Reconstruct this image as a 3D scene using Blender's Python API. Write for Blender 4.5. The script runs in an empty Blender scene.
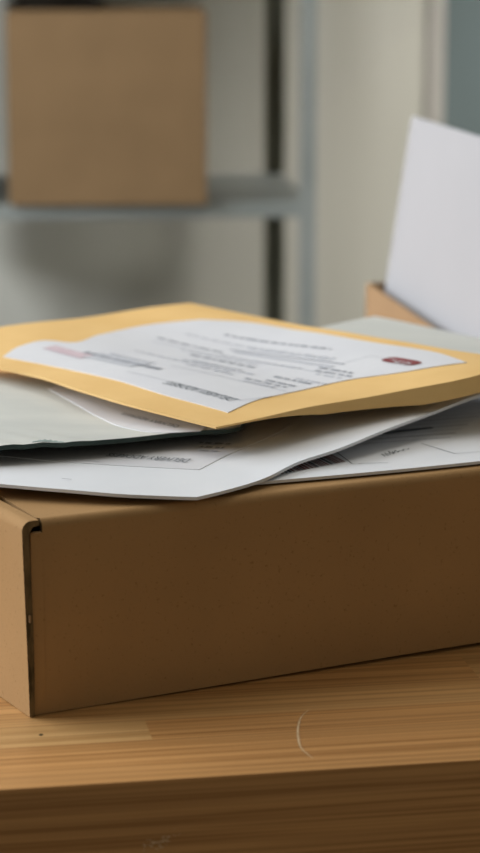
import bpy, bmesh, math, random
from mathutils import Vector, Matrix
from mathutils import noise as mnoise
random.seed(7)
col = bpy.context.scene.collection
R = math.radians

# ------------------------------------------------------------------ basics
def tag(o, label=None, cat=None, group=None, kind=None):
    if label: o['label'] = label
    if cat: o['category'] = cat
    if group: o['group'] = group
    if kind: o['kind'] = kind
    return o

def empty(name, loc=(0, 0, 0), rz=0.0):
    o = bpy.data.objects.new(name, None)
    o.empty_display_size = 0.05
    o.location = loc; o.rotation_euler = (0, 0, rz)
    col.objects.link(o)
    return o

def link(name, me, mat, parent=None):
    o = bpy.data.objects.new(name, me)
    for m in (mat if isinstance(mat, (list, tuple)) else [mat]):
        me.materials.append(m)
    col.objects.link(o)
    if parent: o.parent = parent
    return o

def from_bm(name, bm, mat, parent=None, smooth=False, bevel=0.0, seg=2):
    bmesh.ops.recalc_face_normals(bm, faces=bm.faces)
    me = bpy.data.meshes.new(name)
    bm.to_mesh(me); bm.free()
    if smooth:
        for p in me.polygons: p.use_smooth = True
    o = link(name, me, mat, parent)
    if bevel:
        md = o.modifiers.new('bevel', 'BEVEL'); md.width = bevel; md.segments = seg
        md.limit_method = 'ANGLE'; md.angle_limit = R(40)
    return o

def box(bm, x0, x1, y0, y1, z0, z1, mi=0):
    v = [bm.verts.new(p) for p in ((x0,y0,z0),(x1,y0,z0),(x1,y1,z0),(x0,y1,z0),(x0,y0,z1),(x1,y0,z1),(x1,y1,z1),(x0,y1,z1))]
    for f in ((0,3,2,1),(4,5,6,7),(0,1,5,4),(1,2,6,5),(2,3,7,6),(3,0,4,7)):
        bm.faces.new([v[i] for i in f]).material_index = mi

# ------------------------------------------------------------------ materials
def new_mat(name, rough=0.7, spec=0.3):
    m = bpy.data.materials.new(name); m.use_nodes = True
    nt = m.node_tree; b = nt.nodes['Principled BSDF']
    b.inputs['Roughness'].default_value = rough
    b.inputs['Specular IOR Level'].default_value = spec
    return m, nt, b

def rgba(c): return (c[0], c[1], c[2], 1)

def noisy(name, c1, c2, scale=(30, 30, 30), rough=0.75, spec=0.25, bump=0.0, bscale=400, detail=4, lo=0.35, hi=0.65, metal=0.0):
    m, nt, b = new_mat(name, rough, spec)
    b.inputs['Metallic'].default_value = metal
    tc = nt.nodes.new('ShaderNodeTexCoord'); mp = nt.nodes.new('ShaderNodeMapping')
    mp.inputs['Scale'].default_value = scale
    nt.links.new(tc.outputs['Object'], mp.inputs[0])
    n = nt.nodes.new('ShaderNodeTexNoise'); n.inputs['Scale'].default_value = 1.0; n.inputs['Detail'].default_value = detail
    nt.links.new(mp.outputs[0], n.inputs['Vector'])
    r = nt.nodes.new('ShaderNodeValToRGB')
    r.color_ramp.elements[0].position = lo; r.color_ramp.elements[0].color = rgba(c1)
    r.color_ramp.elements[1].position = hi; r.color_ramp.elements[1].color = rgba(c2)
    nt.links.new(n.outputs['Fac'], r.inputs[0]); nt.links.new(r.outputs[0], b.inputs['Base Color'])
    if bump:
        n2 = nt.nodes.new('ShaderNodeTexNoise'); n2.inputs['Scale'].default_value = bscale; n2.inputs['Detail'].default_value = 3
        nt.links.new(tc.outputs['Object'], n2.inputs['Vector'])
        bp = nt.nodes.new('ShaderNodeBump'); bp.inputs['Strength'].default_value = bump; bp.inputs['Distance'].default_value = 0.0006
        nt.links.new(n2.outputs['Fac'], bp.inputs['Height']); nt.links.new(bp.outputs[0], b.inputs['Normal'])
    return m

def cardboard(name, base, dark):
    """kraft board: broad tone drift plus fine fibre specks"""
    m, nt, b = new_mat(name, 0.85, 0.12)
    tc = nt.nodes.new('ShaderNodeTexCoord')
    n1 = nt.nodes.new('ShaderNodeTexNoise'); n1.inputs['Scale'].default_value = 14; n1.inputs['Detail'].default_value = 5
    n2 = nt.nodes.new('ShaderNodeTexNoise'); n2.inputs['Scale'].default_value = 520; n2.inputs['Detail'].default_value = 2
    for n in (n1, n2): nt.links.new(tc.outputs['Object'], n.inputs['Vector'])
    r1 = nt.nodes.new('ShaderNodeValToRGB')
    r1.color_ramp.elements[0].position = 0.3; r1.color_ramp.elements[0].color = rgba([c * 0.94 for c in base])
    r1.color_ramp.elements[1].position = 0.7; r1.color_ramp.elements[1].color = rgba([c * 1.05 for c in base])
    nt.links.new(n1.outputs['Fac'], r1.inputs[0])
    r2 = nt.nodes.new('ShaderNodeValToRGB')
    r2.color_ramp.elements[0].position = 0.62; r2.color_ramp.elements[0].color = (0, 0, 0, 1)
    r2.color_ramp.elements[1].position = 0.78; r2.color_ramp.elements[1].color = (0.6, 0.6, 0.6, 1)
    nt.links.new(n2.outputs['Fac'], r2.inputs[0])
    mx = nt.nodes.new('ShaderNodeMix'); mx.data_type = 'RGBA'
    nt.links.new(r2.outputs[0], mx.inputs['Factor']); nt.links.new(r1.outputs[0], mx.inputs['A'])
    mx.inputs['B'].default_value = rgba(dark)
    nt.links.new(mx.outputs['Result'], b.inputs['Base Color'])
    bp = nt.nodes.new('ShaderNodeBump'); bp.inputs['Strength'].default_value = 0.25; bp.inputs['Distance'].default_value = 0.0004
    nt.links.new(n2.outputs['Fac'], bp.inputs['Height']); nt.links.new(bp.outputs[0], b.inputs['Normal'])
    return m

def wood(name, c_late, c_early):
    """pine: annual rings cut lengthwise, tone and offset per stave from a face attribute"""
    m, nt, b = new_mat(name, 0.42, 0.4)
    L = nt.links.new
    at = nt.nodes.new('ShaderNodeAttribute'); at.attribute_name = 'stave'
    tc = nt.nodes.new('ShaderNodeTexCoord')
    sep = nt.nodes.new('ShaderNodeSeparateColor'); L(at.outputs['Color'], sep.inputs[0])
    off = nt.nodes.new('ShaderNodeCombineXYZ'); L(sep.outputs['Green'], off.inputs['X']); L(sep.outputs['Blue'], off.inputs['Y'])
    sc = nt.nodes.new('ShaderNodeVectorMath'); sc.operation = 'SCALE'; sc.inputs['Scale'].default_value = 9.0; L(off.outputs[0], sc.inputs[0])
    ad = nt.nodes.new('ShaderNodeVectorMath'); ad.operation = 'ADD'; L(tc.outputs['Object'], ad.inputs[0]); L(sc.outputs[0], ad.inputs[1])
    mp = nt.nodes.new('ShaderNodeMapping'); mp.inputs['Scale'].default_value = (1.6, 36, 36); L(ad.outputs[0], mp.inputs[0])
    dn = nt.nodes.new('ShaderNodeTexNoise'); dn.inputs['Scale'].default_value = 1.0; dn.inputs['Detail'].default_value = 3; L(mp.outputs[0], dn.inputs['Vector'])
    mp2 = nt.nodes.new('ShaderNodeMapping'); mp2.inputs['Scale'].default_value = (0.6, 240, 430); L(ad.outputs[0], mp2.inputs[0])
    ds = nt.nodes.new('ShaderNodeVectorMath'); ds.operation = 'SCALE'; ds.inputs['Scale'].default_value = 3.0; L(dn.outputs['Color'], ds.inputs[0])
    ad2 = nt.nodes.new('ShaderNodeVectorMath'); ad2.operation = 'ADD'; L(mp2.outputs[0], ad2.inputs[0]); L(ds.outputs[0], ad2.inputs[1])
    rg = nt.nodes.new('ShaderNodeTexNoise'); rg.inputs['Scale'].default_value = 1.0; rg.inputs['Detail'].default_value = 2.5; L(ad2.outputs[0], rg.inputs['Vector'])
    rp = nt.nodes.new('ShaderNodeValToRGB')
    rp.color_ramp.elements[0].position = 0.36; rp.color_ramp.elements[0].color = rgba(c_late)
    rp.color_ramp.elements[1].position = 0.60; rp.color_ramp.elements[1].color = rgba(c_early)
    L(rg.outputs['Fac'], rp.inputs[0])
    # slow drift
    dr = nt.nodes.new('ShaderNodeMapRange'); dr.inputs['From Min'].default_value = 0.3; dr.inputs['From Max'].default_value = 0.7
    dr.inputs['To Min'].default_value = 0.86; dr.inputs['To Max'].default_value = 1.08; L(dn.outputs['Fac'], dr.inputs['Value'])
    # stave tone: red channel 0..1 from reddish to pale
    tn = nt.nodes.new('ShaderNodeMix'); tn.data_type = 'RGBA'; tn.inputs['A'].default_value = (0.94, 0.77, 0.57, 1); tn.inputs['B'].default_value = (1.20, 1.20, 1.10, 1)
    L(sep.outputs['Red'], tn.inputs['Factor'])
    m1 = nt.nodes.new('ShaderNodeVectorMath'); m1.operation = 'MULTIPLY'; L(rp.outputs[0], m1.inputs[0]); L(tn.outputs['Result'], m1.inputs[1])
    m2 = nt.nodes.new('ShaderNodeVectorMath'); m2.operation = 'SCALE'; L(m1.outputs[0], m2.inputs[0]); L(dr.outputs[0], m2.inputs['Scale'])
    L(m2.outputs[0], b.inputs['Base Color'])
    bp = nt.nodes.new('ShaderNodeBump'); bp.inputs['Strength'].default_value = 0.12; bp.inputs['Distance'].default_value = 0.0005
    L(rg.outputs['Fac'], bp.inputs['Height']); L(bp.outputs[0], b.inputs['Normal'])
    return m

M = {}
M['kraft'] = cardboard('kraft_board', (0.41, 0.245, 0.108), (0.25, 0.14, 0.055))
M['kraft_raw'] = noisy('kraft_cut_edge', (0.06, 0.045, 0.022), (0.20, 0.135, 0.065), (300, 300, 60), 0.9, 0.1)
M['kraft_dull'] = cardboard('dull_kraft_board', (0.275, 0.177, 0.092), (0.18, 0.11, 0.05))
M['kraft_pale'] = cardboard('pale_kraft_board', (0.33, 0.215, 0.12), (0.2, 0.12, 0.06))
M['manila'] = noisy('manila_paper', (0.76, 0.49, 0.19), (0.82, 0.545, 0.225), (22, 22, 22), 0.6, 0.25, 0.15, 600)
M['label'] = noisy('label_paper', (0.70, 0.71, 0.755), (0.735, 0.745, 0.785), (18, 18, 18), 0.45, 0.35)
M['white'] = noisy('white_mailer_paper', (0.75, 0.775, 0.82), (0.79, 0.81, 0.85), (12, 12, 12), 0.6, 0.25, 0.1, 500)
M['cloth'] = noisy('dark_cloth', (0.018, 0.015, 0.012), (0.03, 0.026, 0.02), (60, 60, 60), 0.95, 0.05)
M['grey'] = noisy('grey_mailer_film', (0.56, 0.575, 0.55), (0.63, 0.64, 0.605), (9, 30, 9), 0.5, 0.3, 0.15, 90)
M['teal_edge'] = noisy('mailer_inner_film', (0.035, 0.055, 0.05), (0.05, 0.075, 0.068), (40, 40, 40), 0.6, 0.2)
M['teal_tear'] = noisy('torn_film', (0.28, 0.36, 0.35), (0.36, 0.43, 0.42), (90, 90, 90), 0.6, 0.2)
M['ink'] = noisy('black_ink', (0.10, 0.12, 0.14), (0.17, 0.19, 0.21), (900, 900, 900), 0.7, 0.1)
M['ink_soft'] = noisy('grey_ink', (0.25, 0.27, 0.31), (0.36, 0.37, 0.41), (700, 700, 700), 0.7, 0.1)
M['ink_faint'] = noisy('faint_grey_ink', (0.48, 0.50, 0.55), (0.58, 0.59, 0.63), (500, 500, 500), 0.7, 0.1)
M['ink_red'] = noisy('red_ink', (0.20, 0.05, 0.055), (0.27, 0.085, 0.085), (500, 500, 500), 0.7, 0.1)
M['ink_pink'] = noisy('faint_red_ink', (0.54, 0.42, 0.46), (0.62, 0.52, 0.56), (300, 300, 300), 0.7, 0.1)
M['ink_maroon'] = noisy('maroon_ink', (0.20, 0.09, 0.09), (0.30, 0.15, 0.15), (500, 500, 500), 0.7, 0.1)
M['pine'] = wood('pine_staves', (0.40, 0.23, 0.092), (0.60, 0.38, 0.18))
M['wax'] = noisy('pale_scratch', (0.60, 0.42, 0.24), (0.74, 0.56, 0.36), (200, 200, 200), 0.8, 0.2)
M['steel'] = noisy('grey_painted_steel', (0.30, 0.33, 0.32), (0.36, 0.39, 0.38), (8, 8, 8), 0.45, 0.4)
M['steel_dark'] = noisy('dark_steel', (0.17, 0.175, 0.135), (0.20, 0.205, 0.16), (8, 8, 8), 0.6, 0.3)  # darker steel colour, used only on the rear posts
M['wall'] = noisy('painted_wall', (0.55, 0.54, 0.48), (0.63, 0.62, 0.56), (9, 9, 0.6), 0.9, 0.1, 0, 100, 3, 0.3, 0.7)
M['floor'] = noisy('grey_floor', (0.16, 0.15, 0.14), (0.22, 0.21, 0.19), (3, 3, 3), 0.7, 0.2)
M['door'] = noisy('teal_grey_door', (0.135, 0.172, 0.176), (0.155, 0.195, 0.20), (4, 4, 1), 0.6, 0.25)
M['frame'] = noisy('pale_door_frame', (0.42, 0.40, 0.37), (0.47, 0.45, 0.42), (4, 4, 1), 0.7, 0.2)
M['whiteboard'] = noisy('white_board', (0.375, 0.375, 0.395), (0.39, 0.39, 0.41), (5, 5, 5), 0.6, 0.2)
M['leg'] = noisy('dark_metal_leg', (0.05, 0.05, 0.05), (0.07, 0.07, 0.07), (5, 5, 5), 0.5, 0.4)

# ------------------------------------------------------------------ worktop
TA = R(9.77)
table = empty('worktop_table', (-0.1092, 0.945, -0.75), TA)
tag(table, 'pine worktop table of glued staves in the foreground, carrying the cardboard mailing box', 'table')
TX0, TX1, TD, TT, TZ = -0.75, 1.05, 1.10, 0.072, 0.75
bm = bmesh.new(); lay = bm.loops.layers.color.new('stave')
rows = [(0, 0.0540), (0.0540, 0.0815), (0.0815, 0.115)]
y = 0.115
while y < TD - 0.02:
    y2 = min(TD, y + random.choice([0.034, 0.040, 0.046])); y2 = TD if TD - y2 < 0.02 else y2
    rows.append((y, y2)); y = y2
def stave(x0, x1, y0, y1, tone, z0=TZ - TT, z1=TZ):
    n0 = len(bm.faces)
    box(bm, x0, x1, y0, y1, z0, z1); bm.faces.ensure_lookup_table()
    c = (tone, random.random(), random.random(), 1)
    for f in bm.faces[n0:]:
        for l in f.loops: l[lay] = c
for i, (a, b_) in enumerate(rows):
    if i == 0: cuts = [(TX0, -0.31, .4), (-0.31, 0.52, .18), (0.52, TX1, .5)]
    elif i == 1: cuts = [(TX0, -0.22, .3), (-0.22, 0.077, .85), (0.077, 0.61, .12), (0.61, TX1, .7)]
    elif i == 2: cuts = [(TX0, -0.05, .25), (-0.05, 0.45, .62), (0.45, TX1, .2)]
    else:
        cuts = []; x = TX0 - random.random() * 0.3
        while x < TX1:
            x2 = x + random.uniform(0.25, 0.55)
            if x2 > TX0: cuts.append((max(x, TX0), min(x2, TX1), random.uniform(.1, .9)))
            x = x2
    for x0, x1, t in cuts: stave(x0, x1, a, b_, t)
top = from_bm('tabletop', bm, M['pine'], table)
for lx in (TX0 + 0.06, TX1 - 0.06):
    for ly in (0.06, TD - 0.06):
        bm = bmesh.new(); box(bm, lx - .025, lx + .025, ly - .025, ly + .025, 0, TZ - TT - .06)
        from_bm('leg', bm, M['leg'], table, bevel=.003)
bm = bmesh.new()
for yy in (0.035, TD - 0.085): box(bm, TX0 + .035, TX1 - .035, yy, yy + .05, TZ - TT - .06, TZ - TT)
from_bm('apron_rail', bm, M['leg'], table, bevel=.002)
def to_table(x, y):
    dx, dy = x + 0.1092, y - 0.945; c, s = math.cos(TA), math.sin(TA)
    return (dx * c + dy * s, -dx * s + dy * c)
# curved pale scratch on the top
bm = bmesh.new()
pts = [(0.0345, 1.054), (0.0305, 1.043), (0.0285, 1.0275), (0.0283, 1.012), (0.0295, 0.9985), (0.0345, 0.985)]
prev = None
for k in range(31):
    f = k / 30 * (len(pts) - 1); i = min(int(f), len(pts) - 2); t = f - i
    p0, p1 = pts[max(i - 1, 0)], pts[i]; p2, p3 = pts[i + 1], pts[min(i + 2, len(pts) - 1)]
    q = [0.5 * (2 * p1[j] + (p2[j] - p0[j]) * t + (2 * p0[j] - 5 * p1[j] + 4 * p2[j] - p3[j]) * t * t + (3 * p1[j] - p0[j] - 3 * p2[j] + p3[j]) * t ** 3) for j in (0, 1)]
    q = to_table(*q); w = 0.00045 * math.sin(math.pi * (k + 1) / 32) + 0.00008
    a = bm.verts.new((q[0] - w, q[1], TZ + .00012)); c = bm.verts.new((q[0] + w, q[1], TZ + .00012))
    if prev: bm.faces.new((prev[0], prev[1], c, a))
    prev = (a, c)
from_bm('scratch_mark', bm, M['wax'], table)
# chalky scuff on the front edge and bruises on the arris
bm = bmesh.new()
for k in range(46):
    x = 0.073 + random.gauss(0, 0.0045); z = TZ - 0.030 + random.gauss(0, 0.0018) + (x - .073) * .25; r = random.uniform(.0002, .0007)
    vs = [bm.verts.new((x + r * 1.6 * math.cos(a) , -.00012, z + r * .7 * math.sin(a + k))) for a in [j * math.pi / 3 for j in range(6)]]
    try: bm.faces.new(vs)
    except ValueError: pass
from_bm('scuff_mark', bm, M['wax'], table)
bm = bmesh.new()
vs = [bm.verts.new((to_table(-.097, 1.0175)[0] + .0011 * math.cos(a), to_table(-.097, 1.0175)[1] + .0016 * math.sin(a), TZ + .0001)) for a in [j * math.pi / 5 for j in range(10)]]
bm.faces.new(vs)
from_bm('pin_knot', bm, M['kraft_raw'], table)

# ------------------------------------------------------------------ mailing box under the envelopes
FA = R(25.7); BL, BD, BH = 0.42, 0.32, 0.100
mail = empty('mailing_box', (-0.105, 1.044, 0.0004), FA)
tag(mail, 'long brown cardboard mailing box on the pine worktop, under the heap of envelopes', 'box')
T = 0.003
def sweep(name, prof, path, mat, parent, smooth=True, mi_end=0):
    """solid swept from a closed profile; path = list of functions mapping (a, z) to a point"""
    bm = bmesh.new(); rings = []
    for fn in path: rings.append([bm.verts.new(fn(a, z)) for a, z in prof])
    n = len(prof)
    for r0, r1 in zip(rings, rings[1:]):
        for i in range(n): bm.faces.new((r0[i], r0[(i + 1) % n], r1[(i + 1) % n], r1[i]))
    for rg in (rings[0], rings[-1]):
        f = bm.faces.new(rg); f.material_index = mi_end
    o = from_bm(name, bm, mat, parent)
    for p in o.data.polygons: p.use_smooth = smooth
    md = o.modifiers.new('es', 'EDGE_SPLIT'); md.split_angle = R(35)
    return o
def arc(cx, cz, r, a0, a1, n=8):
    return [(cx + r * math.cos(a0 + (a1 - a0) * k / n), cz + r * math.sin(a0 + (a1 - a0) * k / n)) for k in range(n + 1)]
# front panel: flat with the top rounded over into the lid; slight sag at mid height
ro = 0.0045
outer = [(0, 0)] + [(0.0006 * math.sin(math.pi * k / 8), 0.012 * k) for k in range(1, 8)] + arc(ro, BH - ro, ro, math.pi, math.pi / 2) 
inner = [(ro, BH - T)] + [(T, BH - ro)] + [(T, 0)]
sweep('front_panel', outer + inner, [lambda a, z, x=x, lf=lf: (x, a + lf * .3 * (z < .001), z + (lf if z < .001 else 0)) for x, lf in ((0.0086, 0.0), (BL * .25, .0007), (BL * .5, .0017), (BL - .004, .0026))], [M['kraft'], M['kraft_raw']], mail, mi_end=1)
outer2 = [(0, 0), (0, 0.0935), (T, 0.0935), (T, 0)]
sweep('front_panel_tab', outer2, [lambda a, z, x=x: (x, a + 0.00002, z) for x in (0.0024, 0.0087)], [M['kraft'], M['kraft_raw']], mail, mi_end=0)
# lid
bm = bmesh.new()
nx, ny = 24, 16
def lid_z(u, v): return BH - 0.0009 * math.sin(math.pi * u) * math.sin(math.pi * v)
vt = [[bm.verts.new((0.0072 + (BL - .0112) * i / nx, ro + (BD - ro - .002) * j / ny, lid_z(i / nx, j / ny))) for j in range(ny + 1)] for i in range(nx + 1)]
vb = [[bm.verts.new((v.co.x, v.co.y, v.co.z - T)) for v in r] for r in vt]
for i in range(nx):
    for j in range(ny):
        bm.faces.new((vt[i][j], vt[i + 1][j], vt[i + 1][j + 1], vt[i][j + 1]))
        bm.faces.new((vb[i][j], vb[i][j + 1], vb[i + 1][j + 1], vb[i + 1][j]))
for i in range(nx):
    for j in (0, ny): bm.faces.new((vt[i][j], vb[i][j], vb[i + 1][j], vt[i + 1][j]))
for j in range(ny):
    for i in (0, nx): bm.faces.new((vt[i][j], vt[i][j + 1], vb[i][j + 1], vb[i][j]))
from_bm('lid', bm, M['kraft'], mail)
# side panels, rolled over at the top (near end raw edge shows the board's plies)
def side(x_sign, xo, name='side_panel'):
    rr = 0.005
    o_ = [(-0.0006, 0)] + [(-0.0006 - 0.0022 * (k / 8) ** 1.2, 0.0118 * k) for k in range(1, 8)] + [(a - 0.0027, z) for a, z in arc(rr, BH + .0006 - rr, rr, math.pi, math.pi / 2)] + [(0.0062, BH + .0006)]
    i_ = [(0.0062, BH - .0022), (0.0030, BH - .0026), (0.0011, BH - .0058), (0.0024, 0.04), (0.0022, 0)]
    prof = o_ + i_
    if x_sign < 0: prof = [(-a, z) for a, z in prof]
    k = 0.075    # the near wall splays slightly outwards towards its far end
    sw = sweep(name, prof, [lambda a, z, y=y: (xo + a - (k * y if x_sign > 0 and y < .06 else (k * .06 if x_sign > 0 else 0)), y - (0.0012 if y < .001 else 0) , z) for y in (-0.0006, .03, .06, BD)], [M['kraft'], M['kraft_raw']], mail, mi_end=1)
    return sw
side(1, 0.0)
side(-1, BL)
bm = bmesh.new(); box(bm, .004, BL - .004, BD - T, BD, 0.0, BH - T); from_bm('back_panel', bm, M['kraft'], mail)
bm = bmesh.new(); box(bm, .004, BL - .004, .012, BD - T, 0.0, T); from_bm('bottom_panel', bm, M['kraft'], mail)
# inner flap ply seen in the corner slit, with a torn pale fibre
bm = bmesh.new()
zs = [0.002, 0.02, 0.034, 0.05, 0.06, 0.075, 0.09, 0.0955]
xs = [0.0004, -.0002, .0003, -.0009, .0003, -.0003, -.0011, -.0008]
for k in range(len(zs) - 1):
    v = [bm.verts.new(p) for p in ((xs[k] + .0011, -.0006, zs[k]), (xs[k] + .0018, -.0006, zs[k]), (xs[k + 1] + .0018, -.0006, zs[k + 1]), (xs[k + 1] + .0011, -.0006, zs[k + 1]),
                                   (xs[k] + .0011, .02, zs[k]), (xs[k] + .0018, .02, zs[k]), (xs[k + 1] + .0018, .02, zs[k + 1]), (xs[k + 1] + .0011, .02, zs[k + 1]))]
    for f in ((0, 1, 2, 3), (0, 4, 5, 1), (1, 5, 6, 2), (3, 2, 6, 7), (0, 3, 7, 4)): bm.faces.new([v[i] for i in f])
from_bm('inner_flap', bm, M['kraft_raw'], mail)
bm = bmesh.new(); box(bm, -.0002, .0008, -.0032, -.0014, .049, .053); from_bm('torn_fibre', bm, M['kraft_pale'], mail, bevel=.0003)

# ------------------------------------------------------------------ sheets: outlines in metres on the worktop, relief from the height functions
def sst(a, b, x):
    t = max(0.0, min(1.0, (x - a) / (b - a))); return t * t * (3 - 2 * t)
def h_manila(x, y):
    return (0.1245 + 0.0125 * sst(-0.01, 0.17, x) + 0.0012 * math.sin(38 * x + 22 * y)
            + 0.0012 * math.sin(16 * (y - x)) - 0.001 * sst(1.22, 1.15, y))
def h_grey(x, y):
    return 0.1125 + 0.0055 * sst(1.26, 1.13, y) + 0.0006 * math.sin(45 * x + 12 * y) + 0.0004 * sst(-0.07, -0.10, x) * sst(1.21, 1.165, y) * math.sin(260 * (x + 0.9 * y)) 
def h_white(x, y):
    e = sst(1.20, 1.085, y)
    return 0.1070 + 0.0005 * math.sin(30 * x) * e - 0.0025 * sst(-0.09, 0.0, x) * e * sst(0.09, 0.0, x) + 0.0012 * e * sst(-0.02, -0.14, x) + 0.0105 * sst(0.0, 0.13, x)
def h_bottom(x, y):
    return 0.1030
def h_pale(x, y):
    return 0.1185 - 0.0025 * sst(0.10, 0.2, x)

SHEETS = {'bottom': [[(0.0083, 1.1168), (0.0692, 1.1397), (0.1305, 1.1659), (0.235, 1.222)], [(0.235, 1.222), (0.15, 1.425)], [(0.15, 1.425), (-0.075, 1.33)],
            [(-0.075, 1.33), (0.0083, 1.1168)]],
 'grey': [[(0.0, 1.196), (0.02, 1.4)], [(0.02, 1.4), (-0.255, 1.365)], [(-0.255, 1.365), (-0.2, 1.14)],
          [(-0.2, 1.14), (-0.1267, 1.1336), (-0.1115, 1.1408), (-0.096, 1.1461), (-0.0648, 1.1609), (-0.0193, 1.184), (-0.008, 1.186), (0.0, 1.196)]],
 'grey_label': [[(-0.0219, 1.1791), (0.005, 1.28)], [(0.005, 1.28), (-0.1, 1.37)], [(-0.1, 1.37), (-0.1178, 1.3247)],
                [(-0.1178, 1.3247), (-0.0978, 1.2784), (-0.0803, 1.2352), (-0.064, 1.1978), (-0.0438, 1.1767), (-0.0219, 1.1791)]],
 'manila': [[(-0.0129, 1.1594), (0.0109, 1.1746), (0.0446, 1.2015), (0.0908, 1.2256), (0.1246, 1.2356), (0.178, 1.292)],
            [(0.178, 1.292), (0.1451, 1.31), (0.1007, 1.3652), (0.0536, 1.4551), (0.007, 1.5318), (-0.0362, 1.576)],
            [(-0.0362, 1.576), (-0.0852, 1.5449), (-0.1247, 1.5058), (-0.1623, 1.4691), (-0.229, 1.422)],
            [(-0.229, 1.422), (-0.1486, 1.3401), (-0.121, 1.3079), (-0.0934, 1.2602), (-0.0618, 1.2118), (-0.0329, 1.1797), (-0.0129, 1.1594)]],
 'manila_label': [[(-0.0066, 1.1876), (0.0124, 1.2201), (0.0287, 1.238), (0.0645, 1.2671), (0.0939, 1.2696), (0.1342, 1.2802)],
                  [(0.1342, 1.2802), (0.1211, 1.3118), (0.0877, 1.3594), (0.04, 1.4477), (0.0, 1.501), (-0.0278, 1.5097)],
                  [(-0.0278, 1.5097), (-0.062, 1.4965), (-0.0937, 1.4522), (-0.1109, 1.4152), (-0.1277, 1.4209), (-0.1413, 1.4057),
                   (-0.1503, 1.3741)],
                  [(-0.1503, 1.3741), (-0.1177, 1.3414), (-0.0775, 1.2889), (-0.0398, 1.2281), (-0.0066, 1.1876)]],
 'pale': [[(0.195, 1.3), (0.29, 1.375)], [(0.29, 1.375), (0.1639, 1.4822), (0.0972, 1.5659)], [(0.0972, 1.5659), (0.0632, 1.5261), (0.02, 1.46)],
          [(0.02, 1.46), (0.195, 1.3)]],
 'white': [[(-0.0217, 1.0778), (-0.0051, 1.0952), (0.013, 1.1153), (0.032, 1.1443), (0.0525, 1.1617), (0.0776, 1.1922), (0.1083, 1.2286),
            (0.1409, 1.2776), (0.182, 1.33)],
           [(0.182, 1.33), (-0.1, 1.43)], [(-0.1, 1.43), (-0.205, 1.11)],
           [(-0.205, 1.11), (-0.1222, 1.09), (-0.0911, 1.0825), (-0.0605, 1.0775), (-0.0378, 1.0778), (-0.0217, 1.0778)]],
 'white_label': [[(-0.0217, 1.1337), (-0.0054, 1.1677), (0.0215, 1.216), (0.045, 1.28)], [(0.045, 1.28), (-0.13, 1.3)],
                 [(-0.13, 1.3), (-0.1525, 1.1691)], [(-0.1525, 1.1691), (-0.0961, 1.1446), (-0.0217, 1.1337)]]}

def resample(pl, n):
    d = [0]
    for a, b in zip(pl, pl[1:]): d.append(d[-1] + math.dist(a, b))
    out = []
    for k in range(n + 1):
        t = d[-1] * k / n; i = 0
        while i < len(pl) - 2 and d[i + 1] < t: i += 1
        f = (t - d[i]) / (d[i + 1] - d[i]); p1, p2 = pl[i], pl[i + 1]
        if len(pl) > 2:
            p0 = pl[i - 1] if i > 0 else (2 * p1[0] - p2[0], 2 * p1[1] - p2[1])
            p3 = pl[i + 2] if i + 2 < len(pl) else (2 * p2[0] - p1[0], 2 * p2[1] - p1[1])
            # non-uniform (finite difference) Hermite
            h1 = d[i + 1] - d[i]; h0 = math.dist(p0, p1) or h1; h2 = math.dist(p2, p3) or h1
            q = []
            for j in (0, 1):
                m1 = ((p1[j] - p0[j]) / h0 * h1 + (p2[j] - p1[j]) / h1 * h0) / (h0 + h1)
                m2 = ((p2[j] - p1[j]) / h1 * h2 + (p3[j] - p2[j]) / h2 * h1) / (h1 + h2)
                f2, f3 = f * f, f ** 3
                q.append((2 * f3 - 3 * f2 + 1) * p1[j] + (f3 - 2 * f2 + f) * h1 * m1 + (-2 * f3 + 3 * f2) * p2[j] + (f3 - f2) * h1 * m2)
            out.append(tuple(q))
        else: out.append((p1[0] + (p2[0] - p1[0]) * f, p1[1] + (p2[1] - p1[1]) * f))
    return out
def coons(sides, n):
    a, b, c, d = [resample(s, n) for s in sides]
    c = c[::-1]; d = d[::-1]            # a: F-R, b: R-B, c: L-B, d: F-L
    g = []
    for i in range(n + 1):
        s = i / n; row = []
        for j in range(n + 1):
            t = j / n; q = []
            for k in (0, 1):
                v = (1 - t) * a[i][k] + t * c[i][k] + (1 - s) * d[j][k] + s * b[j][k]
                v -= (1 - s) * (1 - t) * a[0][k] + s * (1 - t) * a[-1][k] + (1 - s) * t * c[0][k] + s * t * c[-1][k]
                q.append(v)
            row.append(tuple(q))
        g.append(row)
    return g
def sheet(name, key, h, th, mats, parent, origin, n=48, lift=0.0, edge_mat=0, bottom_mat=0):
    g = coons(SHEETS[key], n); bm = bmesh.new()
    top_, bot = [], []
    for i in range(n + 1):
        rt, rb = [], []
        for j in range(n + 1):
            x, y = g[i][j]; z = h(x, y) + lift; tt = max(0.001, min(th(i / n, j / n), z - 0.1212)) if callable(th) else th
            rt.append(bm.verts.new((x - origin[0], y - origin[1], z - origin[2])))
            rb.append(bm.verts.new((x - origin[0], y - origin[1], z - tt - origin[2])))
        top_.append(rt); bot.append(rb)
    for i in range(n):
        for j in range(n):
            bm.faces.new((top_[i][j], top_[i + 1][j], top_[i + 1][j + 1], top_[i][j + 1]))
            bm.faces.new((bot[i][j], bot[i][j + 1], bot[i + 1][j + 1], bot[i + 1][j])).material_index = bottom_mat
        for j in (0, n):
            bm.faces.new((top_[i][j], bot[i][j], bot[i + 1][j], top_[i + 1][j])).material_index = edge_mat
            bm.faces.new((top_[j][i], top_[j][i + 1], bot[j][i + 1], bot[j][i])).material_index = edge_mat
    o = from_bm(name, bm, mats, parent, smooth=True)
    md = o.modifiers.new('es', 'EDGE_SPLIT'); md.split_angle = R(40)
    return o
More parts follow.
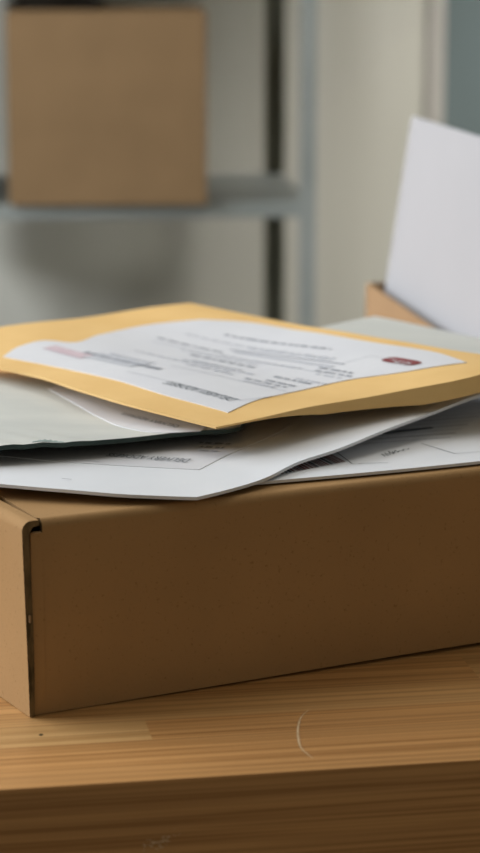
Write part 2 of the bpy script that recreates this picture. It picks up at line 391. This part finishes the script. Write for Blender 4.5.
class Print:
    """ink on a label: strokes given in the label's own (s, t) frame or in metres, draped over the relief"""
    def __init__(self, h, origin, corners=None, lift=0.00075):
        self.h, self.o, self.c, self.l = h, origin, corners, lift
        self.bm = bmesh.new()
    def pt(self, s, t):
        if self.c is None: x, y = s, t
        else:
            F, Rr, B, Lc = self.c
            x, y = [(1 - s) * (1 - t) * F[k] + s * (1 - t) * Rr[k] + s * t * B[k] + (1 - s) * t * Lc[k] for k in (0, 1)]
        return self.bm.verts.new((x - self.o[0], y - self.o[1], self.h(x, y) + self.l - self.o[2]))
    def quad(self, s0, s1, t0, t1, mi=0, n=4):
        n = max(n, int(abs(t1 - t0) * 24))
        for k in range(n):
            a, b = t0 + (t1 - t0) * k / n, t0 + (t1 - t0) * (k + 1) / n
            f = self.bm.faces.new([self.pt(s0, a), self.pt(s1, a), self.pt(s1, b), self.pt(s0, b)]); f.material_index = mi
    def line(self, p, q, w, mi=0, n=6):
        dx, dy = q[0] - p[0], q[1] - p[1]; L = math.hypot(dx, dy); ux, uy = -dy / L * w / 2, dx / L * w / 2
        for k in range(n):
            a, b = k / n, (k + 1) / n
            f = self.bm.faces.new([self.pt(p[0] + dx * a - ux, p[1] + dy * a - uy), self.pt(p[0] + dx * b - ux, p[1] + dy * b - uy),
                                   self.pt(p[0] + dx * b + ux, p[1] + dy * b + uy), self.pt(p[0] + dx * a + ux, p[1] + dy * a + uy)]); f.material_index = mi
    def words(self, s, t0, t1, hgt, mi=0, seed=1):
        """a row too small to read: runs of short dashes"""
        rr = random.Random(seed); t = t0; sg = 1 if t1 > t0 else -1
        while (t1 - t) * sg > 0:
            w = rr.uniform(.012, .05); e = t + sg * w
            if (t1 - e) * sg < 0: e = t1
            self.quad(s - hgt / 2, s + hgt / 2, t, e, mi, 1); t = e + sg * rr.uniform(.006, .014)
    def text(self, body, s_base, t_start, t_end, height, mi=0, cap_up=-1):
        """letters whose baseline is s = s_base, running from t_start to t_end, tops towards s + cap_up"""
        cu = bpy.data.curves.new('t', 'FONT'); cu.body = body; cu.resolution_u = 2; cu.offset = 0.0
        ob = bpy.data.objects.new('t', cu); col.objects.link(ob)
        bpy.context.view_layer.update()
        me = bpy.data.meshes.new_from_object(ob.evaluated_get(bpy.context.evaluated_depsgraph_get()))
        xs = [v.co.x for v in me.vertices]; ys = [v.co.y for v in me.vertices]
        x0, x1, y1 = min(xs), max(xs), max(ys)
        vv = [self.pt(s_base + cap_up * height * v.co.y / y1, t_start + (t_end - t_start) * (v.co.x - x0) / (x1 - x0)) for v in me.vertices]
        for p in me.polygons:
            try: self.bm.faces.new([vv[i] for i in p.vertices]).material_index = mi
            except ValueError: pass
        bpy.data.objects.remove(ob); bpy.data.curves.remove(cu); bpy.data.meshes.remove(me)
    def done(self, name, mats, parent):
        o = from_bm(name, self.bm, mats, parent)
        return o
def corners(key):
    a = SHEETS[key]; return (a[0][0], a[0][-1], a[1][-1], a[2][-1])
INK = [M['ink'], M['ink_soft'], M['ink_faint'], M['ink_red'], M['ink_pink'], M['ink_maroon'], M['label']]

# manila envelope on top
om = (-0.02, 1.30, 0.12)
man = empty('manila_envelope', om)
tag(man, 'yellow manila envelope with a white address label and red stamp, topmost of the heap', 'envelope')
def th_man(s, t):
    e = sst(0.05, 0.5, s) * sst(0.0, 0.0001, 1 - t)
    rim = 0.0011 + 0.0095 * sst(0.08, 0.55, s)
    return rim
sheet('envelope_body', 'manila', h_manila, th_man, [M['manila']], man, om, 72)
lab = sheet('address_label', 'manila_label', h_manila, 0.0004, [M['label']], man, om, 60, 0.00042)
lab['label'] = 'white printed address label with a small red stamp'
P = Print(h_manila, om, corners('manila_label'))
P.text('DELIVERY ADDRESS', 0.132, 0.088, 0.358, 0.042, 0)
P.line((0.128, 0.352), (0.141, 0.56), 0.0035, 2)
P.quad(0.126, 0.130, 0.076, 0.352, 1)
P.line((0.13, 0.075), (0.30, 0.072), 0.003, 2)
P.quad(0.17, 0.235, 0.80, 0.985, 4, 6)
P.quad(0.20, 0.29, 0.60, 0.82, 2, 6)
P.words(0.25, 0.86, 0.52, 0.03, 1, 3)
P.words(0.31, 0.80, 0.60, 0.018, 2, 4)
P.words(0.675, 0.92, 0.64, 0.014, 1, 5)
P.words(0.555, 0.67, 0.41, 0.018, 1, 6)
P.words(0.80, 0.90, 0.30, 0.012, 2, 41); P.words(0.64, 0.62, 0.30, 0.012, 2, 42); P.words(0.43, 0.80, 0.40, 0.012, 2, 43); P.words(0.46, 0.62, 0.33, 0.014, 2, 44)
P.line((0.62, 0.90), (0.635, 0.20), 0.004, 2, 14); P.line((0.33, 0.55), (0.345, 0.10), 0.004, 2, 12)
P.words(0.485, 0.60, 0.40, 0.014, 2, 7)
P.words(0.895, 0.81, 0.39, 0.016, 1, 8)
P.line((0.735, 0.66), (0.755, 0.235), 0.008, 1)
P.quad(0.70, 0.722, 0.24, 0.62, 2, 6)
P.words(0.49, 0.275, 0.14, 0.016, 1, 9); P.words(0.425, 0.25, 0.14, 0.014, 1, 10); P.words(0.52, 0.22, 0.11, 0.012, 2, 11)
P.words(0.68, 0.265, 0.145, 0.014, 1, 12); P.words(0.645, 0.25, 0.12, 0.012, 1, 13); P.words(0.61, 0.22, 0.13, 0.012, 2, 14)
P.words(0.36, 0.28, 0.16, 0.012, 2, 15); P.words(0.39, 0.30, 0.14, 0.012, 1, 16)
P.line((0.75, 0.245), (0.88, 0.235), 0.0025, 2); P.line((0.88, 0.235), (0.88, 0.16), 0.003, 2)
P.words(0.78, 0.62, 0.30, 0.010, 2, 17); P.words(0.60, 0.75, 0.42, 0.012, 2, 18); P.words(0.40, 0.55, 0.35, 0.012, 2, 20)
# red stamp: rounded rectangle with pale lettering strokes
cs, ct, hs, ht = 0.875, 0.125, 0.033, 0.056
ring = []
for k in range(24):
    a = 2 * math.pi * k / 24; c_, s_ = math.cos(a), math.sin(a)
    ring.append(P.pt(cs + hs * math.copysign(abs(c_) ** .55, c_), ct + ht * math.copysign(abs(s_) ** .55, s_)))
P.bm.faces.new(ring).material_index = 3
P.l = 0.00095
for k in range(6): P.line((0.85 + .006 * (k % 3), 0.085 + .012 * k), (0.872 + .005 * (k % 2), 0.09 + .012 * k), 0.004, 6, 1)
P.words(0.845, 0.09, 0.14, 0.006, 6, 19)
P.done('label_print', INK, lab)

# grey mailer at the left
og = (-0.10, 1.25, 0.113)
gm = empty('grey_mailer', og)
tag(gm, 'greyish soft mailer with a torn edge, just under the manila envelope at the left', 'mailer')
sheet('mailer_body', 'grey', h_grey, 0.0026, [M['grey'], M['teal_edge']], gm, og, 40, edge_mat=1, bottom_mat=1)
lab = sheet('address_label', 'grey_label', h_grey, 0.0003, [M['label']], gm, og, 30, 0.00028)
P = Print(h_grey, og, corners('grey_label'))
P.text('DELIVERY ADDRESS', 0.010, 0.125, 0.475, 0.075, 0)
P.line((0.03, 0.12), (0.035, 0.75), 0.006, 2)
P.done('label_print', INK, lab)
g0 = SHEETS['grey'][3]
bm = bmesh.new(); tp = []
for k in range(17):
    f = k / 16; x = -0.1105 + 0.0165 * f; 
    yb = 1.1445 + (x + 0.1105) * (1.1465 - 1.1430) / .0165
    tp.append((x, yb, 0.0012 * math.sin(math.pi * f) * (1 + .5 * math.sin(k * 2.3)) ))
prev = None
for x, yb, w in tp:
    z = h_grey(x, yb)
    r = [bm.verts.new((x - og[0], yb + .0035 * (w / .0012) - og[1], z + .0003 - og[2])), bm.verts.new((x - og[0], yb - .0008 - og[1], z + .0002 - og[2])), bm.verts.new((x - og[0], yb - .001 - og[1], z - .0006 - w - og[2]))]
    if prev:
        bm.faces.new((prev[0], prev[1], r[1], r[0])); bm.faces.new((prev[1], prev[2], r[2], r[1]))
    prev = r
tear = from_bm('torn_corner', bm, M['teal_tear'], gm)
tear['label'] = 'bluish torn spot on the mailer edge'

# white envelope below it
ow = (-0.03, 1.25, 0.106)
we = empty('white_envelope', ow)
tag(we, 'white envelope with a curled front edge overhanging the mailing box, below the greyish soft mailer', 'envelope')
sheet('envelope_body', 'white', h_white, 0.0017, [M['white']], we, ow, 60)
lab = sheet('address_label', 'white_label', h_white, 0.0003, [M['label']], we, ow, 30, 0.00028)
P = Print(h_white, ow, corners('white_label'))
P.text('DELIVERY ADDRESS', 0.118, 0.09, 0.415, 0.05, 0)
P.words(0.30, 0.14, 0.05, 0.02, 1, 31); P.words(0.36, 0.17, 0.05, 0.02, 1, 32); P.words(0.25, 0.12, 0.05, 0.015, 2, 33)
P.line((0.0, 0.57), (-0.02, 0.40), 0.006, 2)
P.done('label_print', INK, lab)
P = Print(h_white, ow); P.line((-0.0917, 1.1029), (-0.0866, 1.1013), 0.0007, 1, 2); P.done('ink_dash', INK, we)

# bottom envelope with barcode
ob_ = (0.08, 1.25, 0.101)
be = empty('barcode_envelope', ob_)
tag(be, 'white envelope with red barcode, flat on the mailing box, lowest of the heap', 'envelope')
bb = sheet('envelope_body', 'bottom', h_bottom, 0.0016, [M['white']], be, ob_, 24)
P = Print(h_bottom, ob_, None, 0.0003)
dx, dy = math.cos(R(42)), math.sin(R(42))
rr = random.Random(5)
k = 0.0
while k < 0.046:
    w = rr.choice([.0006, .0010, .0016]); x, y = 0.0225 + dx * k, 1.1345 + dy * k * .93
    P.line((x, y), (x - .0145, y + .0375), w, rr.choice([5, 5, 0]), 1); k += w + rr.choice([.0009, .0013, .0018])
P.line((0.0605, 1.1587), (0.0510, 1.1960), 0.0006, 0); P.line((0.0605, 1.1587), (0.0801, 1.1611), 0.0005, 1)
P.line((0.1185, 1.1832), (0.1020, 1.2092), 0.0006, 0); P.line((0.1185, 1.1832), (0.1400, 1.1905), 0.0005, 1)
P.line((0.0804, 1.2354), (0.1117, 1.2519), 0.0042, 0, 8)
for q in range(7):
    o_ = q * 0.011
    P.line((0.060 + o_ * .35, 1.205 + o_), (0.120 + o_ * .4, 1.226 + o_ * 1.05), 0.0010, 1 if q % 2 else 2, 8)
# pen scrawl
px = [(0, 0), (.0015, .007), (.003, .0005), (.0045, .008), (.0055, .002), (.009, .010), (.0075, .001), (.0105, .0075), (.0095, .003), (.0135, .009), (.0125, .0035), (.0155, .0065), (.0175, .004), (.019, .008), (.0215, .005), (.0235, .007)]
ca, sa = math.cos(R(42)), math.sin(R(42))
scr = [(0.0795 + a * ca - b * sa * .6, 1.1760 + a * sa + b * ca) for a, b in px]
for a, b in zip(scr, scr[1:]): P.line(a, b, 0.0005, 0, 1)
P.done('printing', INK, be)

# pale mailer behind
op = (0.12, 1.43, 0.116)
pm = empty('pale_mailer', op)
tag(pm, 'pale grey-green long mailer whose far corner sticks out behind the manila envelope at the right', 'mailer')
sheet('mailer_body', 'pale', h_pale, 0.0018, [M['grey']], pm, op, 24)

# ------------------------------------------------------------------ open carton with a white board at the far end of the worktop
HA = R(-81.3)      # hinge side runs from the far corner towards the viewer
oc = empty('open_carton', (0.1128, 1.955, 0.0004), HA + 0)
tag(oc, 'low open cardboard box at the far right of the worktop, holding an upright white board', 'box')
CL, CW, CH = 0.46, 0.24, 0.086
for nm, a in (('side_wall', (0, CL, 0, T)), ('side_wall', (0, CL, CW - T, CW)), ('end_wall', (0, T, T, CW - T)), ('end_wall', (CL - T, CL, T, CW - T))):
    bm = bmesh.new(); box(bm, a[0], a[1], a[2], a[3], 0, CH); from_bm(nm, bm, M['kraft_pale'], oc, bevel=.0006)
bm = bmesh.new(); box(bm, T, CL - T, T, CW - T, 0, T); from_bm('bottom_panel', bm, M['kraft_pale'], oc)
# white board
wb = empty('white_board', oc.matrix_world.translation, 0)
wb.location = (0.108, 1.955, 0.0045); wb.rotation_euler = (0, 0, HA)
tag(wb, 'plain white board standing upright inside the open cardboard box', 'board')
bm2 = bmesh.new()
lean = 0.145
def wbp(x, z, d): return (x + (z * 0.0), 0.0092 + z * lean + d, z)
vs = []
for d in (0, .003):
    for x, z in ((0.008, 0), (0.43, 0), (0.43, 0.230), (0.008, 0.230)): vs.append(bm2.verts.new(wbp(x, z, d)))
for f in ((0, 1, 2, 3), (4, 7, 6, 5), (0, 4, 5, 1), (1, 5, 6, 2), (2, 6, 7, 3), (3, 7, 4, 0)): bm2.faces.new([vs[i] for i in f])
from_bm('board_panel', bm2, M['whiteboard'], wb, bevel=.001)

# ------------------------------------------------------------------ shelving unit
SZ = -0.75
unit = empty('shelving_unit', (-0.414, 3.205, SZ), R(5.0))
tag(unit, 'grey metal shelving unit against the back wall, carrying a cardboard carton', 'shelving')
UW, UD, UH = 0.528, 0.46, 1.95
def post(x, y, sx, sy):
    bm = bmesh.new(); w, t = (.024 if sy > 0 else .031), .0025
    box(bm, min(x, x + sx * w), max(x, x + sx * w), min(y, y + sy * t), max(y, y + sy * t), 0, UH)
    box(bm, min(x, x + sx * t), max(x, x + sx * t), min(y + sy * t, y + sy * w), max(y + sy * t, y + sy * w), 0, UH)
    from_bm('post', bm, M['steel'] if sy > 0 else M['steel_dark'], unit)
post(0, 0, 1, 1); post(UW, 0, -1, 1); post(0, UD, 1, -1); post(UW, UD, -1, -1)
for z in (0.12, 0.768, 1.27, 1.88):
    bm = bmesh.new()
    box(bm, .003, UW - .003, .003, UD - .003, z - .002, z)
    box(bm, .003, UW - .003, .003, .005, z - .022, z - .002); box(bm, .003, UW - .003, UD - .005, UD - .003, z - .022, z - .002)
    box(bm, .003, .005, .005, UD - .005, z - .022, z - .002); box(bm, UW - .005, UW - .003, .005, UD - .005, z - .022, z - .002)
    from_bm('shelf', bm, M['steel'], unit)

bm = bmesh.new(); box(bm, -.0015, -.0005, 0.0, UD + .14, 0.62, UH)
from_bm('side_panel', bm, M['steel'], unit)  # unseen sheet, added to block window light and darken the wall behind

# carton on the shelf, closed by two flaps
ct_ = empty('shelf_carton', (-0.336, 3.203, SZ + 0.7684), R(3.0))
tag(ct_, 'square brown cardboard carton on the grey metal shelf, left of the upright post', 'box')
KW, KD, KH = 0.288, 0.36, 0.279
for nm, a in (('front_panel', (0, KW, 0, .004)), ('back_panel', (0, KW, KD - .004, KD)), ('side_panel', (0, .004, .004, KD - .004)), ('side_panel', (KW - .004, KW, .004, KD - .004))):
    bm = bmesh.new(); box(bm, a[0], a[1], a[2], a[3], 0, KH - .0042); from_bm(nm, bm, M['kraft_dull'], ct_, bevel=.001)
bm = bmesh.new(); box(bm, .004, KW - .004, .004, KD - .004, 0, .004); from_bm('bottom_panel', bm, M['kraft_dull'], ct_)
bm = bmesh.new(); box(bm, .0005, KW - .0005, .0005, KD * .5 - .001, KH - .004, KH); from_bm('flap', bm, M['kraft_dull'], ct_, bevel=.0008)
bm = bmesh.new(); box(bm, .0005, KW - .0005, KD * .5 + .001, KD - .0005, KH - .004, KH); from_bm('flap', bm, M['kraft_dull'], ct_, bevel=.0008)

cl = empty('dark_cloth', (-0.337, 3.212, SZ + 0.7684 + KH + 0.0003), R(3.0))
tag(cl, 'dark folded cloth on top of the carton on the shelf', 'cloth')
for lv, (x0, x1, y0, y1, z0, z1) in enumerate([(0.0, .142, 0.004, .19, 0, .016), (.004, .128, .008, .186, .0165, .032)]):
    bm = bmesh.new(); n = 14; g1 = []
    for i in range(n + 1):
        row = []
        for j in range(n + 1):
            u, v = i / n, j / n; e = min(1, 6 * min(u, 1 - u, v, 1 - v) + .15) ** .5
            x = x0 + (x1 - x0) * u + .002 * math.sin(9 * v + lv); y = y0 + (y1 - y0) * v + .002 * math.sin(11 * u)
            row.append((bm.verts.new((x, y, z0 + (z1 - z0) * (.5 + .5 * e) + .0012 * math.sin(14 * u + 5 * v) * e)), bm.verts.new((x, y, z0 + (z1 - z0) * .5 * (1 - e)))))
        g1.append(row)
    for i in range(n):
        for j in range(n):
            a, b_, c, d_ = g1[i][j], g1[i + 1][j], g1[i + 1][j + 1], g1[i][j + 1]
            bm.faces.new((a[0], b_[0], c[0], d_[0])); bm.faces.new((a[1], d_[1], c[1], b_[1]))
        for j in (0, n):
            bm.faces.new((g1[i][j][0], g1[i][j][1], g1[i + 1][j][1], g1[i + 1][j][0])); bm.faces.new((g1[j][i][0], g1[j][i + 1][0], g1[j][i + 1][1], g1[j][i][1]))
    from_bm('fold', bm, M['cloth'], cl, smooth=True)

# ------------------------------------------------------------------ room
def struct(name, boxes, mat, bevel=0):
    bm = bmesh.new()
    for b_ in boxes: box(bm, *b_)
    o = from_bm(name, bm, mat, bevel=bevel); o['kind'] = 'structure'; return o
WY = 3.86
struct('wall_back', [(-1.9, 0.334, WY, WY + .12, SZ, 1.9), (1.28, 3.0, WY, WY + .12, SZ, 1.9), (0.334, 1.28, WY, WY + .12, SZ + 2.1, 1.9)], M['wall'])
struct('floor', [(-1.9, 3.0, -1.5, WY, SZ - .05, SZ)], M['floor'])
struct('wall_right', [(3.0, 3.12, -1.5, WY + .12, SZ, 1.9)], M['wall'])
LX, WA, WB, WZ0, WZ1 = -1.9, 0.75, 3.15, 0.2, 1.62
struct('wall_left', [(LX - .12, LX, -1.5, WA, SZ, 1.9), (LX - .12, LX, WB, WY + .12, SZ, 1.9), (LX - .12, LX, WA, WB, SZ, WZ0), (LX - .12, LX, WA, WB, WZ1, 1.9)], M['wall'])
struct('window_1', [(LX - .09, LX - .03, WA, WB, WZ0, WZ0 + .05), (LX - .09, LX - .03, WA, WB, WZ1 - .05, WZ1), (LX - .09, LX - .03, WA, WA + .05, WZ0 + .05, WZ1 - .05), (LX - .09, LX - .03, WB - .05, WB, WZ0 + .05, WZ1 - .05)], M['frame'])
struct('ceiling', [(LX - .12, 3.12, -1.5, WY + .12, 1.9, 1.98)], M['wall'])
d = struct('door_1', [(0.354, 1.26, WY + .004, WY + .045, SZ + .005, SZ + 2.08)], M['door'])
struct('trim_1', [(0.324, 0.354, WY - .008, WY + .10, SZ, SZ + 2.1), (1.26, 1.29, WY - .012, WY + .10, SZ, SZ + 2.1), (0.324, 1.29, WY - .008, WY + .10, SZ + 2.08, SZ + 2.12)], M['frame'], .002)

# ------------------------------------------------------------------ light
def area(name, loc, target, size, power, color, sy=None):
    l = bpy.data.lights.new(name, 'AREA'); l.energy = power; l.color = color; l.size = size
    if sy: l.shape = 'RECTANGLE'; l.size_y = sy
    o = bpy.data.objects.new(name, l); col.objects.link(o); o.location = loc
    o.rotation_euler = (Vector(target) - Vector(loc)).to_track_quat('-Z', 'Y').to_euler()
    return o
area('window_daylight', (-1.88, 1.95, 0.9), (0, 1.7, 0.25), 2.3, 95, (0.91, 0.955, 1.0), 1.3)
area('ceiling_lamp', (-0.2, 1.9, 1.85), (-0.2, 1.9, 0), 1.2, 12, (1.0, 0.95, 0.88))
l = area('added_wall_fill', (1.35, 2.7, 1.3), (0.52, 3.86, 0.0), 0.5, 3.4, (1.0, 0.97, 0.91)); l.data.spread = R(42)  # unseen fill light, added to brighten the wall right of the shelving
w = bpy.data.worlds.new('world'); bpy.context.scene.world = w; w.use_nodes = True
bg = w.node_tree.nodes['Background']; bg.inputs[0].default_value = (1.0, 0.86, 0.66, 1); bg.inputs[1].default_value = 0.28

# ------------------------------------------------------------------ camera
cam = bpy.data.cameras.new('camera'); co = bpy.data.objects.new('camera', cam); col.objects.link(co)
co.location = (0, 0, 0.37); co.rotation_euler = (R(90 - 12), 0, 0)
cam.sensor_fit = 'VERTICAL'; cam.sensor_height = 24.0; cam.lens = 2200 / 853 * 24
cam.clip_start = 0.02
cam.dof.use_dof = True; cam.dof.focus_distance = 1.15; cam.dof.aperture_fstop = 5.2
sc = bpy.context.scene
sc.camera = co
sc.view_settings.view_transform = 'Standard'; sc.view_settings.look = 'None'; sc.view_settings.gamma = 1.0
sc.view_settings.use_curve_mapping = False
sc.view_settings.exposure = -0.28
